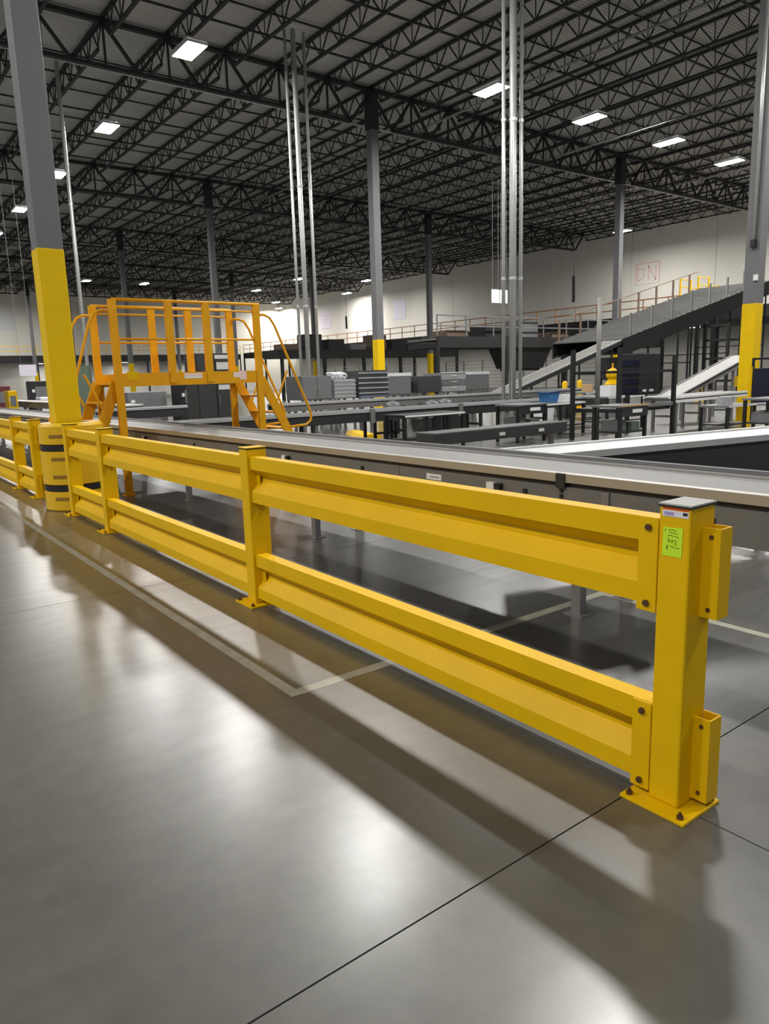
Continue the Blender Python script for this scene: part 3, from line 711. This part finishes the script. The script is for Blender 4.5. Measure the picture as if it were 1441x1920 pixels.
# ------------------------------------------------------------------ right hand workstation
ws = thing('workstation_frame', 'black steel workstation frame with dark shelves and screens right of the belt', 'workstation', (13.26, 9.33, 0))
for (x, y, h) in ((0, 0, 1.98), (2.05, 0.0, 1.8), (0.0, 1.2, 1.98), (2.05, 1.2, 1.8)): B(x-0.04, x+0.04, y-0.04, y+0.04, 0, h).build('upright', 'black', ws)
B(0.04, 2.01, 0.0, 0.06, 1.44, 1.50).build('beam', 'black', ws); B(0.04, 2.01, 1.14, 1.2, 1.44, 1.50).build('beam', 'black', ws)
B(0.04, 2.01, 0.05, 1.15, 0.62, 0.70).build('worktop', 'black', ws); B(0.02, 2.03, -0.02, 0.0, 0.70, 0.78).build('front_edge', 'grey_mid', ws)
B(1.2, 1.95, 0.3, 0.9, 0.95, 1.86).build('rack_box', 'black', ws, bevel=0.01)
for k in range(4): B(1.18, 1.2, 0.35, 0.85, 1.0+0.2*k, 1.12+0.2*k).build('rack_face', 'screen', ws)
for (a, b) in ((1.3, 1.42), (1.55, 1.7)): B(a, b, 0.285, 0.3, 1.02, 1.07).build('white_tag', 'white', ws)
def table(x, y, w, d, h, label, top='grey_mid', leg='black'):
    t = thing('work_table', label, 'table', (x, y, 0), group='work tables at the right')
    B(0, w, 0, d, h-0.05, h).build('top', top, t, bevel=0.006); B(0.02, w-0.02, -0.006, 0, h-0.045, h-0.01).build('front_edge', 'white', t)
    for (a, b) in ((0.04, 0.04), (w-0.04, 0.04), (0.04, d-0.04), (w-0.04, d-0.04)): B(a-0.03, a+0.03, b-0.03, b+0.03, 0, h-0.05).build('leg', leg, t)
    B(0.07, w-0.07, 0.06, d-0.06, 0.2, 0.23).build('lower_shelf', leg, t)
    return t
table(13.5, 11.5, 1.5, 0.8, 0.78, 'grey table standing under the blue bin'); table(15.6, 11.3, 1.6, 0.8, 0.86, 'grey table behind the black workstation frame'); table(16.0, 8.4, 1.3, 0.7, 0.66, 'small table right of the black workstation frame'); table(19.0, 14.6, 1.6, 0.8, 0.85, 'far table near the yellow machine head')
table(9.3, 11.6, 1.7, 0.7, 0.74, 'low black-legged table at the foot of the bright conduit', top='dark_panel')
bb = thing('blue_bin', 'bright blue plastic bin on the grey table', 'bin', (14.02, 11.85, 0.78))
m = MB(); q = lambda s, z: [(-s, -s*0.8, z), (s, -s*0.8, z), (s, s*0.8, z), (-s, s*0.8, z)]
m.quadbox(q(0.17, 0.0)+q(0.21, 0.24)); m.build('tub', 'blue', bb, bevel=0.01); m = MB().box(-0.225, 0.225, -0.185, 0.185, 0.24, 0.26); m.build('rim', 'blue_dark', bb)
for k, (x, y, z, w, c, lab) in enumerate(((14.62, 11.85, 0.78, 0.3, 'white', 'white carton right of the blue bin'), (16.0, 11.6, 0.86, 0.45, 'white_film', 'white wrapped parcel on the table behind the black frame'), (16.7, 11.7, 0.86, 0.3, 'carton', 'brown carton on the table behind the black frame'), (19.5, 14.9, 0.85, 0.4, 'carton', 'brown carton on the far table'), (16.4, 8.7, 0.66, 0.3, 'grey_light', 'grey box on the small table'))):
    t = thing('carton', lab, 'box', (x, y, z), rz=0.2*k)
    B(-w/2, w/2, -w*0.4, w*0.4, 0, w*0.6).build('body', c, t); B(-w/2-0.003, w/2+0.003, -0.03, 0.03, w*0.6, w*0.6+0.002).build('tape', 'grey_light', t)
ym = thing('yellow_machine', 'small yellow machine head beyond the black workstation frame', 'machine', (19.4, 13.9, 0))
MB().lathe([(0.0, 1.0), (0.20, 1.0), (0.25, 1.08), (0.12, 1.22), (0.19, 1.32), (0.19, 1.48), (0.06, 1.56), (0.025, 1.58), (0.025, 1.72), (0.0, 1.72)], n=14).build('head', 'yellow', ym)
B(-0.25, 0.25, -0.2, 0.2, 0, 1.0).build('pedestal', 'grey_mid', ym)
for k, (x, y) in enumerate(((22.2, 18.0), (24.6, 19.2), (31.0, 17.6))):
    t = thing('yellow_bollard', ['yellow bollard under the narrow incline', 'second yellow bollard under the narrow incline', 'yellow bollard beside the ladder frame'][k], 'bollard', (x, y, 0))
    MB().lathe([(0, 1.15), (0.06, 1.14), (0.1, 1.08), (0.1, 0.02)], n=12).build('tube', 'yellow', t, smooth=True); B(-0.17, 0.17, -0.17, 0.17, 0, 0.02).build('base_plate', 'yellow', t)

# ladder frame, right dark guard panel
lf = thing('ladder_frame', 'dark square ladder frame tower under the wide incline', 'frame', (36.0, 19.4, 0))
for x in (-0.6, 0.6):
    for y in (-0.6, 0.6): B(x-0.06, x+0.06, y-0.06, y+0.06, 0, 3.6).build('upright', 'mezz_dark', lf)
for z in (0.8, 1.9, 2.8, 3.5):
    for y in (-0.6, 0.6): MB().bar((-0.6, y, z), (0.6, y, z), 0.09).build('rung', 'mezz_dark', lf)
    for x in (-0.6, 0.6): MB().bar((x, -0.6, z), (x, 0.6, z), 0.09).build('rung', 'mezz_dark', lf)
B(-0.2, 0.9, -0.8, -0.7, 0.5, 1.0).build('yellow_box', 'yellow', lf)
gd = thing('safety_screen', 'dark safety screen with a yellow edge post at the right border', 'screen', (18.1, 9.0, 0), rz=math.radians(-25))
B(-0.03, 0.03, -0.03, 0.03, 0, 1.50).build('edge_post', 'yellow', gd); B(2.97, 3.03, -0.03, 0.03, 0, 1.72).build('edge_post', 'black', gd)
B(0.05, 2.96, -0.02, 0.02, 0.62, 1.45).build('panel', 'screen', gd)
for z in (0.40, 1.68): MB().bar((0.06, 0, z), (3, 0, z), 0.05).build('frame_rail', 'black', gd)
B(0.04, 0.09, -0.025, 0.025, 0.2, 1.70).build('inner_post', 'black', gd)
MB().bar((0.06, 0, 0.56), (3, 0, 0.56), 0.04).build('frame_rail', 'galv_dark', gd)

# ------------------------------------------------------------------ small clutter far left
for k, (x, y, w, h, c, lab) in enumerate(((6.2, 36.0, 0.6, 1.6, 'red_dark', 'dark red machine at the far left edge'), (6.1, 33.5, 0.35, 1.4, 'yellow', 'small yellow box machine at the left beside the near column'), (8.6, 39.5, 1.2, 1.8, 'black', 'black wide machine left of the near column'), (9.0, 26.0, 1.4, 1.25, 'grey_mid', 'grey machine seen under the orange platform'), (10.0, 24.4, 0.9, 1.5, 'black', 'black machine seen under the platform left of the dark cabinet'), (12.0, 27.4, 0.9, 1.7, 'grey_light', 'pale machine seen under the platform beside the dark cabinet'))):
    t = thing('machine', lab, 'machine', (x, y, 0))
    B(-w/2, w/2, -0.4, 0.4, 0.12, h).build('body', c, t, bevel=0.03); B(-w/2+0.05, w/2-0.05, -0.35, 0.35, 0, 0.12).build('plinth', 'black', t)
    B(-w*0.3, w*0.3, -0.42, -0.4, h*0.55, h*0.85).build('front_panel', 'grey_mid', t); B(-w*0.42, -w*0.32, -0.42, -0.4, h*0.7, h*0.78).build('switch', 'white', t)
pl = thing('pallet_load', 'white shrink-wrapped load at the left behind the near column', 'pallet', (8.35, 36.6, 0))
for k in range(5): B(-0.6, 0.6, -0.5+0.22*k, -0.38+0.22*k, 0.1, 0.13).build('slat', 'carton', pl)
for k in range(3): B(-0.6+0.55*k, -0.5+0.55*k, -0.5, 0.5, 0, 0.1).build('runner', 'carton', pl)
B(-0.58, 0.58, -0.48, 0.48, 0.13, 1.05).build('wrapped_stack', 'white_film', pl, bevel=0.05)

# ------------------------------------------------------------------ signs
def sign(label, axis, x, y, z, w, h, face, cat='sign', strokes=None, ink='pink_print'):
    t = thing('wall_sign', label, cat, (x, y, z))
    if axis == 'x': B(-0.04, 0, -w/2, w/2, -h/2, h/2).build('board', face, t)
    else: B(-w/2, w/2, -0.04, 0, -h/2, h/2).build('board', face, t)
    for (a, b) in strokes or ():
        if axis == 'x': MB().bar((-0.05, -a[0]*w, a[1]*h), (-0.05, -b[0]*w, b[1]*h), 0.02, 0.11, up=(0, 1, 0) if abs(a[0]-b[0]) < abs(a[1]-b[1]) else (0, 0, 1)).build('print', ink, t)
    return t
N = [((-0.4, -0.3), (-0.4, 0.3)), ((-0.4, 0.3), (-0.15, 0.2)), ((-0.15, 0.2), (-0.15, -0.2)), ((-0.15, -0.2), (-0.4, -0.3)), ((0.05, -0.35), (0.05, 0.35)), ((0.05, 0.35), (0.35, -0.35)), ((0.35, -0.35), (0.35, 0.35)), ((-0.48, 0.48), (0.48, 0.48)), ((-0.48, -0.48), (-0.48, 0.48)), ((0.48, -0.48), (0.48, 0.48))]
sign('large pale wall sign with faded pink letters above the wide incline', 'x', XW, 37.6, 9.45, 2.3, 1.75, 'wall', strokes=N)
sign('pale lilac wall sign right of the tall grey column', 'x', XW, 71.5, 9.4, 2.4, 2.3, 'sign_pale')
sign('small pink wall sign left of the tall grey column', 'x', XW, 88.0, 9.5, 2.6, 2.4, 'sign_pale', strokes=[((-0.3, 0.2), (0.3, 0.2)), ((-0.3, 0.0), (0.3, 0.0)), ((-0.3, -0.2), (0.3, -0.2))])
sign('bright white sign on the far wall seen through the orange platform rails', 'y', 33.9, YW, 9.75, 2.3, 1.5, 'white')
sign('white sign on the far wall at the left picture edge', 'y', 18.6, YW, 9.7, 2.6, 2.6, 'white')
for k, (x, lab) in enumerate(((27.75, 'left white board of the hanging pair'), (28.35, 'right white board of the hanging pair'))):
    t = thing('hanging_board', lab, 'sign', (x, 27.0, 5.35)); B(-0.27, 0.27, -0.02, 0.02, -0.33, 0.33).build('board', 'white', t)
    for s in (-0.2, 0.2): MB().bar((s, 0, 0.33), (s, 0, ZD-5.35), 0.012).build('wire', 'galv_dark', t)
hs = thing('hanging_placard', 'white placard hung low at the left beside the near column', 'sign', (8.4, 41.0, 2.36)); B(-0.40, 0.40, -0.02, 0.02, -0.28, 0.28).build('board', 'sign_pale', hs)
for s in (-0.3, 0.3): MB().bar((s, 0, 0.28), (s, 0, ZD-2.36), 0.012).build('wire', 'galv_dark', hs)

# ------------------------------------------------------------------ strip lights under the mezzanines
mat('strip_lens', (1, 1, 1), 0.4, emit=((1.0, 0.99, 0.96), 90.0))
def strip_proto():
    t = thing('strip_light', 'strip light', 'ceiling light')
    B(-0.12, 0.12, -0.9, 0.9, 0.03, 0.12).build('housing', 'lamp_body', t)
    m = MB(); m.v += [(-0.1, -0.88, 0.0), (-0.1, 0.88, 0.0), (0.1, 0.88, 0.0), (0.1, -0.88, 0.0)]; m.f.append((0, 1, 2, 3)); m.build('lens', 'strip_lens', t)
    B(-0.12, -0.1, -0.9, 0.9, -0.02, 0.03).build('skirt', 'lamp_body', t); B(0.1, 0.12, -0.9, 0.9, -0.02, 0.03).build('skirt', 'lamp_body', t)
    return t
sp0 = strip_proto()
SP = [(52.5, 22.0+9.0*k, 4.43, 0) for k in range(8)] + [(2.0+10.0*k, 98.8, 4.32, math.pi/2) for k in range(5)]
for i, (x, y, z, r) in enumerate(SP):
    t = sp0 if i == 0 else copy_tree(sp0)
    t.location = (x, y, z); t.rotation_euler = (0, 0, r)
    t['group'] = 'strip lights under the mezzanines'
    t['label'] = 'slim strip light under the mezzanine of the right wall' if r == 0 else 'slim strip light under the walkway of the far wall'

# hanging cords
for (x, y, z0, z1, lab) in ((46.0, 36.6, 6.85, 8.5, 'black hanging power cord in front of the wall, right of the grey conduits'), (46.0, 67.0, 6.95, 8.0, 'black hanging power cord left of the tall grey column')):
    t = thing('power_drop', lab, 'cord', (x, y, 0))
    MB().bar((0, 0, z1), (0, 0, ZD-0.003), 0.03).build('cable', 'black', t); MB().tube([(0, 0, z0), (0, 0, z0+0.2), (0.0, 0.02, z1)], 0.11, 7).build('coil', 'black', t); B(-0.08, 0.08, -0.08, 0.08, z0-0.25, z0).build('plug', 'black', t)
hp = thing('black_hopper', 'black hopper hanging under the elevated bridge right of the bright conduits', 'machine', (34.3, 31.3, 0))
m = MB(); m.quadbox([(-1.2, -0.8, 1.75), (1.2, -0.8, 1.75), (1.2, 0.8, 1.75), (-1.2, 0.8, 1.75), (-1.6, -1.1, 2.94), (1.6, -1.1, 2.94), (1.6, 1.1, 2.94), (-1.6, 1.1, 2.94)]); m.build('bin', 'black', hp)
B(-1.0, 1.0, -0.7, 0.7, 1.6, 1.75).build('outlet', 'black', hp)

# packing stations in the middle
def station(x, y, w, label, tag_c):
    t = thing('packing_station', label, 'workstation', (x, y, 0))
    B(0, w, 0, 0.7, 0.80, 0.84).build('top', 'grey_mid', t); B(0.0, w, -0.02, 0.0, 0.82, 0.85).build('edge_strip', tag_c, t)
    B(0.02, w-0.02, 0.0, 0.03, 0.62, 0.80).build('front_panel', 'dark_panel', t); B(w*0.4, w*0.75, -0.01, 0.0, 0.69, 0.76).build('white_tag', 'white', t)
    for (a, b) in ((0.04, 0.05), (w-0.04, 0.05), (0.04, 0.65), (w-0.04, 0.65)): B(a-0.03, a+0.03, b-0.03, b+0.03, 0.06, 0.80).build('leg', 'black', t); 
    for (a, b) in ((0.04, 0.05), (w-0.04, 0.05), (0.04, 0.65), (w-0.04, 0.65)): MB().tube([(a-0.02, b, 0.04), (a+0.02, b, 0.04)], 0.04, 10).build('caster', 'black', t)
    B(0.08, w-0.08, 0.05, 0.65, 0.30, 0.33).build('lower_shelf', 'dark_panel', t)
    B(0.12, 0.12+w*0.3, 0.15, 0.55, 0.33, 0.55).build('shelf_box', 'grey_mid', t); B(w*0.55, w*0.85, 0.1, 0.5, 0.33, 0.50).build('shelf_box', 'green_grey', t)
    return t
station(11.9, 10.9, 0.95, 'packing station with a pale edge left of the blue bin', 'grey_light')
station(12.1, 8.45, 0.9, 'near packing station with a tan edge in front of the slim grey post', 'carton')
station(15.6, 7.2, 1.1, 'packing station at the right before the column with yellow base', 'grey_light')
for k, (x, y, lab) in enumerate(((12.6, 14.6, 'black motor stand left of the bright conduits'), (13.5, 15.1, 'second black motor stand left of the bright conduits'), (12.0, 15.5, 'black motor stand farthest left under the cross conveyor'))):
    t = thing('motor_stand', lab, 'machine', (x, y, 0))
    for a in (-0.18, 0.18): B(a-0.05, a+0.05, -0.05, 0.05, 0, 0.55).build('leg', 'black', t)
    B(-0.26, 0.26, -0.2, 0.2, 0.55, 0.60).build('plate', 'black', t); MB().tube([(-0.2, 0, 0.72), (0.2, 0, 0.72)], 0.12, 12).build('motor', 'grey_mid', t); B(-0.06, 0.06, -0.1, 0.02, 0.8, 0.88).build('terminal_box', 'grey_light', t)
for k in range(6):
    x = 13.2+1.25*k
    t = thing('tote', ['dark grey tote at the left end of the rear table line', 'dark tote, second from the left on the floor row', 'white parcel in the floor row behind the tables', 'grey tote, fourth in the floor row', 'white crate, fifth in the floor row', 'dark tote at the right end of the floor row'][k], 'tote', (x, 15.6+0.1*(k % 2), 0), rz=0.1*((k % 3)-1))
    m = MB(); h = 0.35+0.1*(k % 3); m.quadbox([(-0.26, -0.18, 0), (0.26, -0.18, 0), (0.26, 0.18, 0), (-0.26, 0.18, 0), (-0.3, -0.21, h), (0.3, -0.21, h), (0.3, 0.21, h), (-0.3, 0.21, h)])
    m.build('tub', ['cabinet_dark', 'dark_panel', 'white', 'grey_mid', 'white_film', 'cabinet_dark'][k], t); B(-0.32, 0.32, -0.23, 0.23, h, h+0.03).build('lid', ['grey_mid', 'grey_mid', 'white', 'dark_panel', 'white', 'grey_mid'][k], t)
